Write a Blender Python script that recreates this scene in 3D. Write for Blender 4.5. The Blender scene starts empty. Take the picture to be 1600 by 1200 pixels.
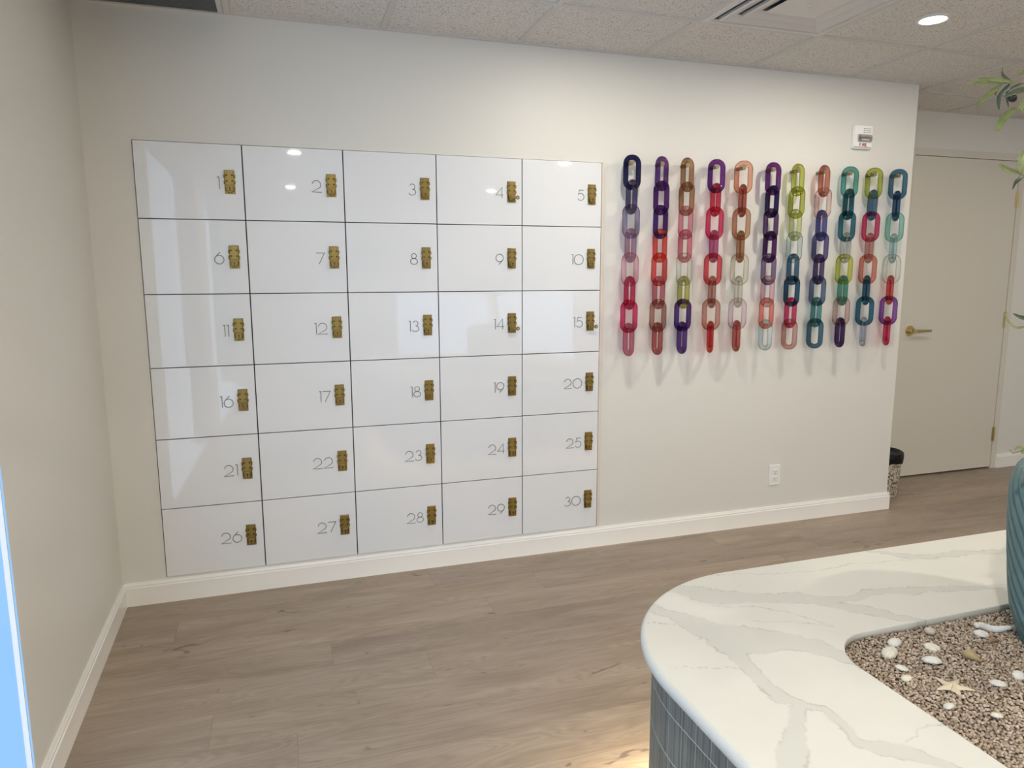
import bpy, bmesh, math, random
import numpy as np
from mathutils import Vector, Matrix, noise
random.seed(4)
C = bpy.context.scene.collection
SC = bpy.context.scene
PI = math.pi

# ---------------- camera (solved from the locker grid and the 2 ft ceiling tiles) ----------------
F_PX, YAW, PITCH, ROLL = 1108.0, 0.31126, -0.1522, -0.00298
CX, CY, CZ = 0.76231, -3.20554, 1.38698
fw = Vector((math.sin(YAW)*math.cos(PITCH), math.cos(YAW)*math.cos(PITCH), math.sin(PITCH)))
rt = Vector((math.cos(YAW), -math.sin(YAW), 0)); up = rt.cross(fw)
R_ = rt*math.cos(ROLL) + up*math.sin(ROLL); U_ = -rt*math.sin(ROLL) + up*math.cos(ROLL)
cd = bpy.data.cameras.new('camera'); cam = bpy.data.objects.new('camera', cd); C.objects.link(cam)
cam.matrix_world = Matrix(((R_.x, U_.x, -fw.x, CX), (R_.y, U_.y, -fw.y, CY), (R_.z, U_.z, -fw.z, CZ), (0, 0, 0, 1)))
cd.sensor_width = 36; cd.lens = F_PX/1600*36; cd.clip_start = 0.02
SC.camera = cam

# ---------------- sky, exposure ----------------
w = bpy.data.worlds.new('daylight'); SC.world = w; w.use_nodes = True
wn = w.node_tree; wb = wn.nodes['Background']
tc = wn.nodes.new('ShaderNodeTexCoord'); sx = wn.nodes.new('ShaderNodeSeparateXYZ'); rp = wn.nodes.new('ShaderNodeValToRGB')
wn.links.new(tc.outputs['Generated'], sx.inputs[0]); wn.links.new(sx.outputs[2], rp.inputs[0])
rp.color_ramp.elements[0].position = 0.0; rp.color_ramp.elements[0].color = (0.34, 0.66, 1.15, 1)
rp.color_ramp.elements[1].position = 0.5; rp.color_ramp.elements[1].color = (0.27, 0.68, 1.15, 1)
ry = wn.nodes.new('ShaderNodeValToRGB'); ng_ = wn.nodes.new('ShaderNodeMath'); ng_.operation = 'MULTIPLY'; ng_.inputs[1].default_value = -1
wn.links.new(sx.outputs[1], ng_.inputs[0]); wn.links.new(ng_.outputs[0], ry.inputs[0])
ry.color_ramp.elements[0].position = .15; ry.color_ramp.elements[0].color = (0, 0, 0, 1); ry.color_ramp.elements[1].position = .75; ry.color_ramp.elements[1].color = (1, 1, 1, 1)
mx_ = wn.nodes.new('ShaderNodeMix'); mx_.data_type = 'RGBA'; mx_.inputs[7].default_value = (1.9, 2.4, 3.15, 1)
wn.links.new(ry.outputs[0], mx_.inputs[0]); wn.links.new(rp.outputs[0], mx_.inputs[6]); wn.links.new(mx_.outputs[2], wb.inputs[0]); wb.inputs[1].default_value = 1.05
vs = SC.view_settings
vs.view_transform = 'Standard'; vs.look = 'None'; vs.gamma = 1; vs.use_curve_mapping = False; vs.exposure = -0.13
SC.cycles.max_bounces = 14; SC.cycles.transparent_max_bounces = 24; SC.cycles.diffuse_bounces = 6
SC.cycles.transmission_bounces = 12; SC.cycles.glossy_bounces = 5; SC.cycles.use_denoising = True
SC.cycles.sample_clamp_indirect = 4

LAMP_W = 24.0                 # each ceiling downlight behind the camera
LAMP_FRONT_W = 11.0           # the dimmed row that washes the locker wall
LAMP_CORRIDOR_W = 4.5
LAMP_LEFT_W = 36.0
LAMP_COL = (1.0, 0.935, 0.83)
LAMPS = [(2.134, -.79), (3.354, -.79), (4.574, -.79), (5.794, -.79), (.914, -3.23), (3.354, -3.23), (5.794, -4.45),
         (.914, -5.67), (3.354, -5.67), (5.794, -5.67)]
H = 2.4186                    # ceiling height
XL, XR, XFAR = 0.061, 4.142, 7.2
YB, YF = 0.472, -7.0

# ---------------- materials ----------------
def mat(name, col, rough=.5, metal=0, **kw):
    m = bpy.data.materials.new(name); m.use_nodes = True
    b = m.node_tree.nodes['Principled BSDF']
    b.inputs['Base Color'].default_value = (*col, 1); b.inputs['Roughness'].default_value = rough; b.inputs['Metallic'].default_value = metal
    for k, v in kw.items(): b.inputs[k.replace('_', ' ')].default_value = v
    return m
def nd(m, t, **kw):
    n = m.node_tree.nodes.new(t)
    for k, v in kw.items(): setattr(n, k, v)
    return n
def lk(m, a, b): m.node_tree.links.new(a, b)
def bsdf(m): return m.node_tree.nodes['Principled BSDF']
def ramp(m, fac, stops, interp='LINEAR'):
    r = nd(m, 'ShaderNodeValToRGB'); cr = r.color_ramp; cr.interpolation = interp
    while len(cr.elements) < len(stops): cr.elements.new(.5)
    for e, (p, c) in zip(cr.elements, stops): e.position = p; e.color = (*c, 1) if len(c) == 3 else c
    lk(m, fac, r.inputs[0]); return r.outputs[0]
def ntex(m, vec, scale, detail=3, rough=.5, dist=0):
    n = nd(m, 'ShaderNodeTexNoise'); n.inputs['Scale'].default_value = scale; n.inputs['Detail'].default_value = detail
    n.inputs['Roughness'].default_value = rough; n.inputs['Distortion'].default_value = dist
    if vec is not None: lk(m, vec, n.inputs['Vector'])
    return n.outputs['Fac']
def objco(m, scale=(1, 1, 1), loc=(0, 0, 0)):
    t = nd(m, 'ShaderNodeTexCoord'); mp = nd(m, 'ShaderNodeMapping'); lk(m, t.outputs['Object'], mp.inputs[0])
    mp.inputs['Scale'].default_value = scale; mp.inputs['Location'].default_value = loc
    return mp.outputs[0]
def bump(m, h, strength, dist=.002):
    b = nd(m, 'ShaderNodeBump'); b.inputs['Strength'].default_value = strength; b.inputs['Distance'].default_value = dist
    lk(m, h, b.inputs['Height']); lk(m, b.outputs[0], bsdf(m).inputs['Normal']); return b
def mixc(m, fac, a, b, mode='MIX'):
    x = nd(m, 'ShaderNodeMix', data_type='RGBA', blend_type=mode)
    for s, v in ((0, fac), (6, a), (7, b)):
        if hasattr(v, 'is_output'): lk(m, v, x.inputs[s])
        else: x.inputs[s].default_value = v if s == 0 else (*v, 1)
    return x.outputs[2]
def mth(m, op, a, b=0.0, c=0.0):
    x = nd(m, 'ShaderNodeMath', operation=op)
    for i, v in enumerate((a, b, c)):
        if hasattr(v, 'is_output'): lk(m, v, x.inputs[i])
        else: x.inputs[i].default_value = v
    return x.outputs[0]

def m_paint(name, col, rough=.55):
    m = mat(name, col, rough); v = objco(m)
    bump(m, ntex(m, v, 220, 2), .10, .0008); return m
M_wall = m_paint('wall_paint', (.71, .695, .640), .5)
M_door = m_paint('door_paint', (.64, .61, .53), .4)
M_trim = mat('trim_gloss', (.80, .79, .76), .28)

def m_ceiling():
    m = mat('ceiling_tile', (.72, .70, .66), .9); v = objco(m)
    f1 = ntex(m, v, 190, 3, .6); f2 = ntex(m, v, 420, 2, .5)
    a = ramp(m, f1, [(.37, (0, 0, 0)), (.43, (1, 1, 1))]); b = ramp(m, f2, [(.30, (.3, .3, .3)), (.42, (1, 1, 1))])
    k = mixc(m, 1.0, a, b, 'MULTIPLY')
    lk(m, mixc(m, k, (.34, .32, .29), (.76, .74, .70)), bsdf(m).inputs['Base Color'])
    bump(m, k, .6, .002); return m
M_ceil = m_ceiling()
M_tbar = mat('ceiling_bar', (.60, .58, .54), .45)

def m_floor():
    m = mat('oak_planks', (.4, .3, .22), .42)
    t = nd(m, 'ShaderNodeTexCoord'); s = nd(m, 'ShaderNodeSeparateXYZ'); lk(m, t.outputs['Object'], s.inputs[0])
    W = .18; L = 1.52
    yy = mth(m, 'DIVIDE', mth(m, 'ADD', s.outputs[1], 20*W - .15), W)
    row = mth(m, 'FLOOR', yy); fy = mth(m, 'FRACT', yy)
    wn1 = nd(m, 'ShaderNodeTexWhiteNoise', noise_dimensions='1D'); lk(m, row, wn1.inputs['W'])
    xx = mth(m, 'DIVIDE', mth(m, 'ADD', s.outputs[0], mth(m, 'MULTIPLY', wn1.outputs['Value'], 7.0)), L)
    col = mth(m, 'FLOOR', xx); fx = mth(m, 'FRACT', xx)
    cid = nd(m, 'ShaderNodeCombineXYZ'); lk(m, row, cid.inputs[0]); lk(m, col, cid.inputs[1])
    wn2 = nd(m, 'ShaderNodeTexWhiteNoise', noise_dimensions='3D'); lk(m, cid.outputs[0], wn2.inputs['Vector'])
    pid = wn2.outputs['Value']
    # grain coordinates, offset per plank
    g = nd(m, 'ShaderNodeCombineXYZ')
    lk(m, mth(m, 'ADD', s.outputs[0], mth(m, 'MULTIPLY', pid, 37.0)), g.inputs[0]); lk(m, s.outputs[1], g.inputs[1]); lk(m, mth(m, 'MULTIPLY', pid, 11.0), g.inputs[2])
    def mp(sc):
        q = nd(m, 'ShaderNodeMapping'); lk(m, g.outputs[0], q.inputs[0]); q.inputs['Scale'].default_value = sc; return q.outputs[0]
    broad = ntex(m, mp((1.1, 6.5, 1)), 1.4, 3, .5, .8)
    ring = ntex(m, mp((1.0, 8, 1)), 1.0, 2, .5, 1.2)
    rings = mth(m, 'FRACT', mth(m, 'MULTIPLY', ring, 17.0))
    fine = ntex(m, mp((5, 150, 1)), 1.0, 3, .6)
    knot = ntex(m, mp((5.0, 13, 1)), 1.3, 2, .5, 1.2)
    base = ramp(m, broad, [(.28, (.262, .205, .156)), (.5, (.322, .259, .202)), (.74, (.375, .310, .248))])
    tone = ramp(m, pid, [(0, (.92, .92, .94)), (.5, (1, 1, 1)), (1, (1.06, 1.05, 1.02))])
    c = mixc(m, 1.0, base, tone, 'MULTIPLY')
    c = mixc(m, .42, c, ramp(m, rings, [(0, (.75, .7, .65)), (.5, (1.15, 1.1, 1.05)), (1, (.8, .76, .7))]), 'MULTIPLY')
    c = mixc(m, .45, c, ramp(m, fine, [(.3, (.78, .76, .74)), (.6, (1.06, 1.06, 1.06))]), 'MULTIPLY')
    c = mixc(m, ramp(m, knot, [(.69, (0, 0, 0)), (.76, (.8, .8, .8))]), c, (.13, .095, .085))
    # plank joints
    jy = mth(m, 'LESS_THAN', mth(m, 'ABSOLUTE', mth(m, 'SUBTRACT', fy, .5)), .5 - .0045)
    jx = mth(m, 'LESS_THAN', mth(m, 'ABSOLUTE', mth(m, 'SUBTRACT', fx, .5)), .5 - .0007)
    j = mth(m, 'MULTIPLY', jy, jx)
    c = mixc(m, j, mixc(m, .38, c, (.12, .09, .07)), c)
    lk(m, c, bsdf(m).inputs['Base Color'])
    lk(m, ramp(m, fine, [(.2, (.36,)*3), (.8, (.5,)*3)]), bsdf(m).inputs['Roughness'])
    bump(m, mth(m, 'ADD', mth(m, 'MULTIPLY', fine, .3), j), .18, .0015)
    return m
M_floor = m_floor()

M_gloss = mat('white_lacquer', (.77, .78, .79), .35, Coat_Weight=1.0, Coat_Roughness=.02)
M_case = mat('locker_case', (.12, .12, .14), .6)
M_surround = mat('locker_surround', (.70, .63, .53), .45)
M_ink = mat('engraved_grey', (.19, .175, .155), .5)
def m_brass(name, c1, c2, rough):
    m = mat(name, c1, rough, 1.0); v = objco(m)
    lk(m, mixc(m, ntex(m, v, 90, 3), c1, c2), bsdf(m).inputs['Base Color']); return m
M_brass = m_brass('aged_brass', (.22, .16, .048), (.35, .26, .095), .42)
M_brassdk = mat('brass_dark_shade', (.10, .060, .015), .5, .8)  # dark brass of screws and keyholes, also the painted shade round the locks
M_brassl = m_brass('satin_brass', (.52, .42, .20), (.66, .54, .30), .3)
M_white = mat('white_plastic', (.82, .81, .78), .35)
M_dark = mat('dark_slot', (.02, .02, .02), .6)
M_grey = mat('grille_grey', (.10, .11, .115), .45)
M_red = mat('red_print', (.33, .02, .015), .5)
M_chrome = mat('reflector', (.75, .75, .77), .12, 1.0)
M_glassy = mat('clear_lens', (1, 1, 1), .05, 0, Transmission_Weight=1.0, IOR=1.3)
M_black = mat('black_liner', (.004, .004, .005), .4, Specular_IOR_Level=.2)
M_peg = mat('peg_brass', (.27, .22, .13), .45, .6)
M_metal = mat('white_metal', (.66, .64, .61), .35)
def m_emit(name, col, s):
    m = bpy.data.materials.new(name); m.use_nodes = True; n = m.node_tree.nodes; n.clear()
    e = n.new('ShaderNodeEmission'); o = n.new('ShaderNodeOutputMaterial'); e.inputs[0].default_value = (*col, 1); e.inputs[1].default_value = s
    m.node_tree.links.new(e.outputs[0], o.inputs[0]); return m

def m_acrylic(name, srgb):
    lin = [max(.0015, ((c/255)/12.92 if c/255 <= .04045 else ((c/255+.055)/1.055)**2.4)) for c in srgb]
    mx = max(lin); 
    gr = sum(lin)/3; lin = [c*.80+gr*.20 for c in lin]; col = [min(1, (c/.73)) ** .5 for c in lin]
    m = bpy.data.materials.new(name); m.use_nodes = True; n = m.node_tree.nodes; n.clear()
    def N(t): return n.new(t)
    L = m.node_tree.links
    out = N('ShaderNodeOutputMaterial'); tr = N('ShaderNodeBsdfTransparent'); gl = N('ShaderNodeBsdfGlass'); gs = N('ShaderNodeBsdfGlossy')
    m1 = N('ShaderNodeMixShader'); m2 = N('ShaderNodeMixShader'); fr = N('ShaderNodeFresnel'); lw = N('ShaderNodeLayerWeight')
    rim = N('ShaderNodeMix'); rim.data_type = 'RGBA'
    rim.inputs[6].default_value = (*col, 1); rim.inputs[7].default_value = (*[c*.74 for c in col], 1)  # tint darkened towards the edges to imitate refraction
    lw.inputs[0].default_value = .22; L.new(lw.outputs['Facing'], rim.inputs[0])
    L.new(rim.outputs[2], tr.inputs[0]); L.new(rim.outputs[2], gl.inputs[0])
    gl.inputs['IOR'].default_value = 1.12; gl.inputs['Roughness'].default_value = .02
    gs.inputs['Roughness'].default_value = .06
    m1.inputs[0].default_value = .12; L.new(tr.outputs[0], m1.inputs[1]); L.new(gl.outputs[0], m1.inputs[2])
    fr.inputs['IOR'].default_value = 1.45
    fs = N('ShaderNodeMath'); fs.operation = 'MULTIPLY'; fs.inputs[1].default_value = .6; L.new(fr.outputs[0], fs.inputs[0]); L.new(fs.outputs[0], m2.inputs[0]); L.new(m1.outputs[0], m2.inputs[1]); L.new(gs.outputs[0], m2.inputs[2])
    L.new(m2.outputs[0], out.inputs[0]); return m

# ---------------- mesh helpers ----------------
def obj(name, bm_or_me, m=None, parent=None, loc=None, smooth=False):
    if isinstance(bm_or_me, bmesh.types.BMesh):
        me = bpy.data.meshes.new(name)
        bmesh.ops.recalc_face_normals(bm_or_me, faces=bm_or_me.faces)
        bm_or_me.to_mesh(me); bm_or_me.free()
    else: me = bm_or_me
    if smooth: me.polygons.foreach_set('use_smooth', [True]*len(me.polygons))
    if m is not None and not me.materials: me.materials.append(m)
    o = bpy.data.objects.new(name, me); C.objects.link(o)
    if parent is not None: o.parent = parent
    if loc is not None: o.location = loc
    return o
def B(): return bmesh.new()
def box(bm, x0, x1, y0, y1, z0, z1, bev=0, seg=2):
    r = bmesh.ops.create_cube(bm, size=1)['verts']
    for v in r:
        v.co.x = x0 if v.co.x < 0 else x1; v.co.y = y0 if v.co.y < 0 else y1; v.co.z = z0 if v.co.z < 0 else z1
    if bev:
        es = {e for v in r for e in v.link_edges}
        bmesh.ops.bevel(bm, geom=list(es), offset=bev, segments=seg, affect='EDGES', profile=.5)
    return bm
def cyl(bm, p, axis, r, h, n=24, r2=None):
    """cylinder from p along axis for h"""
    a = Vector(axis).normalized(); q = Vector((0, 0, 1)).rotation_difference(a).to_matrix().to_4x4()
    bmesh.ops.create_cone(bm, cap_ends=True, segments=n, radius1=r, radius2=r if r2 is None else r2, depth=h,
                          matrix=Matrix.Translation(Vector(p) + a*h/2) @ q)
    return bm
def lathe(bm, prof, n=48, c=(0, 0, 0), cap=True):
    rings = []
    for r, z in prof:
        rings.append([bm.verts.new((c[0]+r*math.cos(2*PI*i/n), c[1]+r*math.sin(2*PI*i/n), c[2]+z)) for i in range(n)])
    for a, b in zip(rings, rings[1:]):
        for i in range(n): bm.faces.new((a[i], a[(i+1) % n], b[(i+1) % n], b[i]))
    if cap: bm.faces.new(rings[0][::-1]); bm.faces.new(rings[-1])
    return bm
def tube(bm, pts, rad, n=8, closed=False):
    pts = [Vector(p) for p in pts]; k = len(pts); rings = []; prev = None
    for i, p in enumerate(pts):
        a = pts[(i-1) % k] if (closed or i > 0) else p; b = pts[(i+1) % k] if (closed or i < k-1) else p
        t = (b-a).normalized()
        if prev is None: u = t.orthogonal().normalized()
        else: u = (prev - t*prev.dot(t)).normalized()
        prev = u; v = t.cross(u); r = rad[i] if isinstance(rad, (list, tuple)) else rad
        rings.append([bm.verts.new(p + (u*math.cos(2*PI*j/n) + v*math.sin(2*PI*j/n))*r) for j in range(n)])
    for i in range(k if closed else k-1):
        A, Bb = rings[i], rings[(i+1) % k]
        if closed and i == k-1:
            # align the last ring to the first one
            best = min(range(n), key=lambda s: (A[0].co-Bb[s].co).length); Bb = Bb[best:]+Bb[:best]
        for j in range(n): bm.faces.new((A[j], A[(j+1) % n], Bb[(j+1) % n], Bb[j]))
    if not closed: bm.faces.new(rings[0][::-1]); bm.faces.new(rings[-1])
    return bm
def ribbon(bm, pts, wd, y0, y1):
    """flat stroke of width wd in the XZ plane between depths y0 (front) and y1"""
    P = [Vector((a, b)) for a, b in pts]; L = []; Rr = []
    for i, p in enumerate(P):
        d1 = (P[i]-P[i-1]).normalized() if i else None; d2 = (P[i+1]-P[i]).normalized() if i < len(P)-1 else None
        if d1 is None: d1 = d2
        if d2 is None: d2 = d1
        n1 = Vector((-d1.y, d1.x)); n2 = Vector((-d2.y, d2.x)); nn = (n1+n2)
        nn = n1 if nn.length < .2 else nn.normalized(); s = min(1.8, 1/max(.3, nn.dot(n1)))
        L.append(p+nn*wd/2*s); Rr.append(p-nn*wd/2*s)
    v = lambda q, y: bm.verts.new((q.x, y, q.y))
    f = [(v(a, y0), v(b, y0), v(b, y1), v(a, y1)) for a, b in zip(L, Rr)]
    for a, b in zip(f, f[1:]):
        for k in range(4): bm.faces.new((a[k], a[(k+1) % 4], b[(k+1) % 4], b[k]))
    bm.faces.new(f[0]); bm.faces.new(f[-1][::-1])
def arc(cx, cy, rx, ry, a0, a1, n=18):
    return [(cx+rx*math.cos(math.radians(a0+(a1-a0)*i/n)), cy+ry*math.sin(math.radians(a0+(a1-a0)*i/n))) for i in range(n+1)]
def thing(name, label, cat, loc=(0, 0, 0), group=None, rz=0):
    o = bpy.data.objects.new(name, None); C.objects.link(o); o.location = loc; o.rotation_euler = (0, 0, rz); o.empty_display_size = .05
    o['label'] = label; o['category'] = cat
    if group: o['group'] = group
    return o
def tag(o, label, cat, group=None):
    o['label'] = label; o['category'] = cat
    if group: o['group'] = group
    return o
def struct(name, bm, m, parent=None):
    o = obj(name, bm, m, parent)
    if parent is None: o['kind'] = 'structure'
    return o

# ---------------- room shell ----------------
LX0, LW, LH, LZ0 = .23206, .40289, .30109, 1.91593      # locker bank: left edge, cell size, top
LX1 = LX0 + 5*LW; LZ1 = LZ0 - 6*LH
b = B(); fp = [(XL-.018, YB+.15), (XL-.018, 0), (XL-.018-.028*YF, YF-.2), (XFAR+.2, YF-.2), (XFAR+.2, YB+.15)]
lo_ = [b.verts.new((x, y, -.1)) for x, y in fp]; hi_ = [b.verts.new((x, y, 0)) for x, y in fp]; b.faces.new(lo_); b.faces.new(hi_[::-1])
for i in range(5): b.faces.new((lo_[i], lo_[(i+1) % 5], hi_[(i+1) % 5], hi_[i]))
struct('floor', b, M_floor)
b = B(); box(b, XL-.3, XFAR+.2, YF-2.2, YB+.15, H, H+.1); struct('ceiling', b, M_ceil)
# back wall: solid block with a recess that takes the lockers
b = B(); HX0, HX1, HZ0, HZ1 = LX0-.0015, LX1+.017, LZ1-.001, LZ0+.0008
box(b, XL-.15, HX0, 0, YB, 0, H); box(b, HX1, XR, 0, YB, 0, H)
box(b, HX0, HX1, 0, YB, HZ1, H); box(b, HX0, HX1, 0, YB, 0, HZ0)
struct('wall_back', b, M_wall)
# left wall with a tall window nearer the camera
WY0, WY1 = -3.1, -1.247; VY0, VY1 = -6.5, -3.6  # VY: second window, unseen, added to let in more blue daylight
b = B()
fp = [(XL, WY1), (XL, 0), (XL-.15, 0), (XL-.15, WY1+.52)]          # the reveal beside the window is splayed outwards
lo_ = [b.verts.new((x, y, 0)) for x, y in fp]; hi_ = [b.verts.new((x, y, H)) for x, y in fp]
b.faces.new(lo_); b.faces.new(hi_[::-1])
for i in range(4): b.faces.new((lo_[i], lo_[(i+1) % 4], hi_[(i+1) % 4], hi_[i]))
box(b, XL-.15, XL, VY1, WY0, 0, H); box(b, XL-.15, XL, YF, VY0, 0, H); box(b, XL-.15, XL, WY0, WY1, 2.25, H); box(b, XL-.15, XL, VY0, VY1, 2.25, H)
struct('wall_left', b, M_wall)
mg = bpy.data.materials.new('window_glass'); mg.use_nodes = True; n = mg.node_tree.nodes; n.clear()
o_ = n.new('ShaderNodeOutputMaterial'); t_ = n.new('ShaderNodeBsdfTransparent'); g_ = n.new('ShaderNodeBsdfGlossy'); x_ = n.new('ShaderNodeMixShader'); f_ = n.new('ShaderNodeFresnel')
g_.inputs['Roughness'].default_value = .02; f_.inputs[0].default_value = 1.02
x_.inputs[0].default_value = .03; mg.node_tree.links.new(t_.outputs[0], x_.inputs[1]); mg.node_tree.links.new(g_.outputs[0], x_.inputs[2]); mg.node_tree.links.new(x_.outputs[0], o_.inputs[0])
for wi, (w0, w1) in enumerate(((WY0, WY1), (VY0, VY1))):
    wf = B(); fx0, fx1 = XL-.018, XL-.004
    box(wf, fx0, fx1, w0, w1, 0, .03); box(wf, fx0, fx1, w0, w1, 2.21, 2.25); box(wf, fx0, fx1, w0, w0+.03, .03, 2.21); box(wf, XL-.016, fx1, w1-.005, w1, .03, 2.21)
    wo = struct('window_%d' % (wi+1), wf, M_metal)
    b = B(); box(b, XL-.012, XL-.006, w0+.03, w1-.006, .03, 2.21); obj('pane', b, mg, wo)
# door wall behind the end of the locker wall
DX0, DX1, DZ = 4.655, 5.566, 2.137
b = B(); box(b, XL-.15, DX0-.05, YB, YB+.12, 0, H); box(b, DX1+.05, XFAR, YB, YB+.12, 0, H); box(b, DX0-.05, DX1+.05, YB, YB+.12, DZ+.048, H)
struct('wall_door', b, M_wall)
b = B(); box(b, XFAR, XFAR+.12, YF, YB+.12, 0, H); struct('wall_right', b, M_wall)
# front wall (behind the camera) with an unseen framed window that brings in daylight
b = B(); FX0, FX1, FZ0, FZ1 = 2.30, 5.10, .05, 2.25
box(b, XL-.15, FX0, YF-.15, YF, 0, H); box(b, FX1, XFAR+.12, YF-.15, YF, 0, H); box(b, FX0, FX1, YF-.15, YF, 0, FZ0); box(b, FX0, FX1, YF-.15, YF, FZ1, H)
struct('wall_front', b, M_wall)
b = B()
for a in ((FX0-.06, FX1+.06, FZ0-.05, FZ0), (FX0-.06, FX1+.06, FZ1, FZ1+.05), (FX0-.06, FX0, FZ0, FZ1), (FX1, FX1+.06, FZ0, FZ1), (FX0, FX1, 1.14, 1.20), (3.67, 3.73, FZ0, 1.14)):
    box(b, a[0], a[1], YF-.10, YF+.03, a[2], a[3])
wo = struct('window_3', b, mat('bright_trim', (.9, .9, .88), .4))
b = B(); box(b, FX0, FX1, YF-.07, YF-.064, FZ0, FZ1); obj('pane', b, mg, wo)
b = B(); box(b, FX0+.01, FX1-.01, YF-.02, YF-.016, 1.19, FZ1-.01); obj('added_roller_blind', b, mat('added_blind_cloth', (.72, .70, .66), .8), wo)  # unseen blind, added to dim the upper glazing
# baseboards (profiled top)
def base_profile(bm, p0, p1, nrm, h=.101, t=.013):
    p0 = Vector(p0); p1 = Vector(p1); nrm = Vector(nrm)
    prof = [(0, 0), (t, 0), (t, h-.022), (t-.003, h-.018), (t-.003, h-.012), (t-.006, h-.006), (t-.008, h), (0, h)]
    rings = [[bm.verts.new(p + nrm*a + Vector((0, 0, z))) for a, z in prof] for p in (p0, p1)]
    k = len(prof)
    for j in range(k): bm.faces.new((rings[0][j], rings[0][(j+1) % k], rings[1][(j+1) % k], rings[1][j]))
    bm.faces.new(rings[0]); bm.faces.new(rings[1][::-1])
b = B(); base_profile(b, (XL, 0, 0), (XR+.013, 0, 0), (0, -1, 0)); base_profile(b, (XR, -.0122, 0), (XR, YB, 0), (1, 0, 0)); struct('baseboard_back', b, M_trim)
b = B(); base_profile(b, (XL, WY1, 0), (XL, 0, 0), (1, 0, 0)); base_profile(b, (XL, VY1, 0), (XL, WY0, 0), (1, 0, 0)); base_profile(b, (XL, YF, 0), (XL, VY0, 0), (1, 0, 0)); struct('baseboard_left', b, M_trim)
b = B(); base_profile(b, (XR, YB, 0), (DX0-.05, YB, 0), (0, -1, 0)); base_profile(b, (DX1+.05, YB, 0), (XFAR, YB, 0), (0, -1, 0)); struct('baseboard_door', b, M_trim)
b = B(); base_profile(b, (XFAR, YF, 0), (XFAR, YB, 0), (-1, 0, 0)); struct('baseboard_right', b, M_trim)
# the left wall runs 1.6 degrees out of square
for nm in ('wall_left', 'window_1', 'window_2', 'baseboard_left'):
    o = bpy.data.objects[nm]; q = Matrix.Rotation(.028, 3, 'Z'); pv = Vector((XL, 0, 0)); o.rotation_euler.z = .028; o.location = pv - q @ pv
# ceiling grid bars
T = .6096; TX = 1.22; D1 = .4855
b = B()
x = TX - T
while x < XFAR:
    y1 = 0 if x < XR+.01 else YB
    box(b, x-.012, x+.012, YF, y1, H-.006, H+.001); x += T
y = -D1 + T
while y > YF:
    x0 = XR if y > 0 else XL
    box(b, x0, XFAR, y-.012, y+.012, H-.0065, H+.001); y -= T
box(b, XL, XR, -.016, 0, H-.007, H+.001); box(b, XL, XL+.016, YF, 0, H-.007, H+.001); box(b, XR, XR+.012, 0, YB, H-.007, H+.001); box(b, XR, XFAR, YB-.016, YB, H-.007, H+.001)
struct('trim_2', b, M_tbar)

# ---------------- door ----------------
b = B(); box(b, DX0-.05, DX0-.003, YB-.004, YB+.12, 0, DZ+.048); box(b, DX1+.003, DX1+.05, YB-.004, YB+.12, 0, DZ+.048); box(b, DX0-.003, DX1+.003, YB-.004, YB+.12, DZ+.003, DZ+.048)
box(b, DX0-.003, DX1+.003, YB+.05, YB+.12, 0, DZ+.003)
struct('trim_3', b, M_door)
b = B(); box(b, DX0, DX1, YB, YB+.044, .012, DZ, .0015); dr = struct('door_1', b, M_door)
b = B(); HXc, HZc = 4.722, 1.014
cyl(b, (HXc, YB, HZc), (0, -1, 0), .034, .009, 40); cyl(b, (HXc, YB-.009, HZc), (0, -1, 0), .018, .028, 28)
cyl(b, (HXc, YB-.046, HZc), (0, -1, 0), .013, .012, 24)
tube(b, [(HXc-.008, YB-.045, HZc), (HXc+.03, YB-.046, HZc), (HXc+.06, YB-.046, HZc), (HXc+.135, YB-.046, HZc)], [.0115, .0105, .009, .009], 16)
obj('door_handle', b, M_brassl, dr)['label'] = 'satin brass lever handle'
for z in (1.886, 1.067, .252):
    b = B(); box(b, DX1-.012, DX1+.014, YB-.0055, YB-.001, z-.05, z+.05, .0008, 1)
    for k in range(5): cyl(b, (DX1+.0015, YB-.008, z-.05+k*.02+.0008), (0, 0, 1), .0062, .0184, 14)
    cyl(b, (DX1+.0015, YB-.008, z+.05), (0, 0, 1), .004, .006, 10)
    obj('hinge', b, M_brassl, dr)['label'] = 'brass butt hinge'

# ---------------- downlights ----------------
M_lamp = m_emit('lamp_lens', (1, .93, .82), 14)
lampw = ['nearest the lockers', 'above the coloured chains', 'in the corridor before the door', 'farthest right in the corridor', 'over the left window side', 'over the stone topped island', 'right of the island', 'at the far left behind the island', 'far behind the island', 'at the far right behind the island']
for i, (x, y) in enumerate(LAMPS):
    t = thing('ceiling_downlight', 'round recessed ceiling downlight ' + lampw[i], 'downlight', (x, y, H), 'recessed ceiling downlights')
    b = B(); lathe(b, [(.052, -.001), (.050, -.006), (.062, -.008), (.068, -.004), (.068, 0)], 40, cap=False); obj('trim_ring', b, M_metal, t, smooth=True)
    b = B(); cyl(b, (0, 0, -.003), (0, 0, -1), .051, .002, 40); obj('lens', b, M_lamp, t)
    ld = bpy.data.lights.new('downlight_lamp', 'AREA'); ld.shape = 'DISK'; ld.size = .095; ld.energy = (LAMP_CORRIDOR_W if x > 4 else LAMP_FRONT_W) if y > -1 else (LAMP_LEFT_W if (x < 1 and y > -4) else LAMP_W); ld.color = LAMP_COL; ld.spread = PI
    lo = bpy.data.objects.new('lamp_light', ld); C.objects.link(lo); lo.parent = t; lo.location = (0, 0, -.0075)

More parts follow.
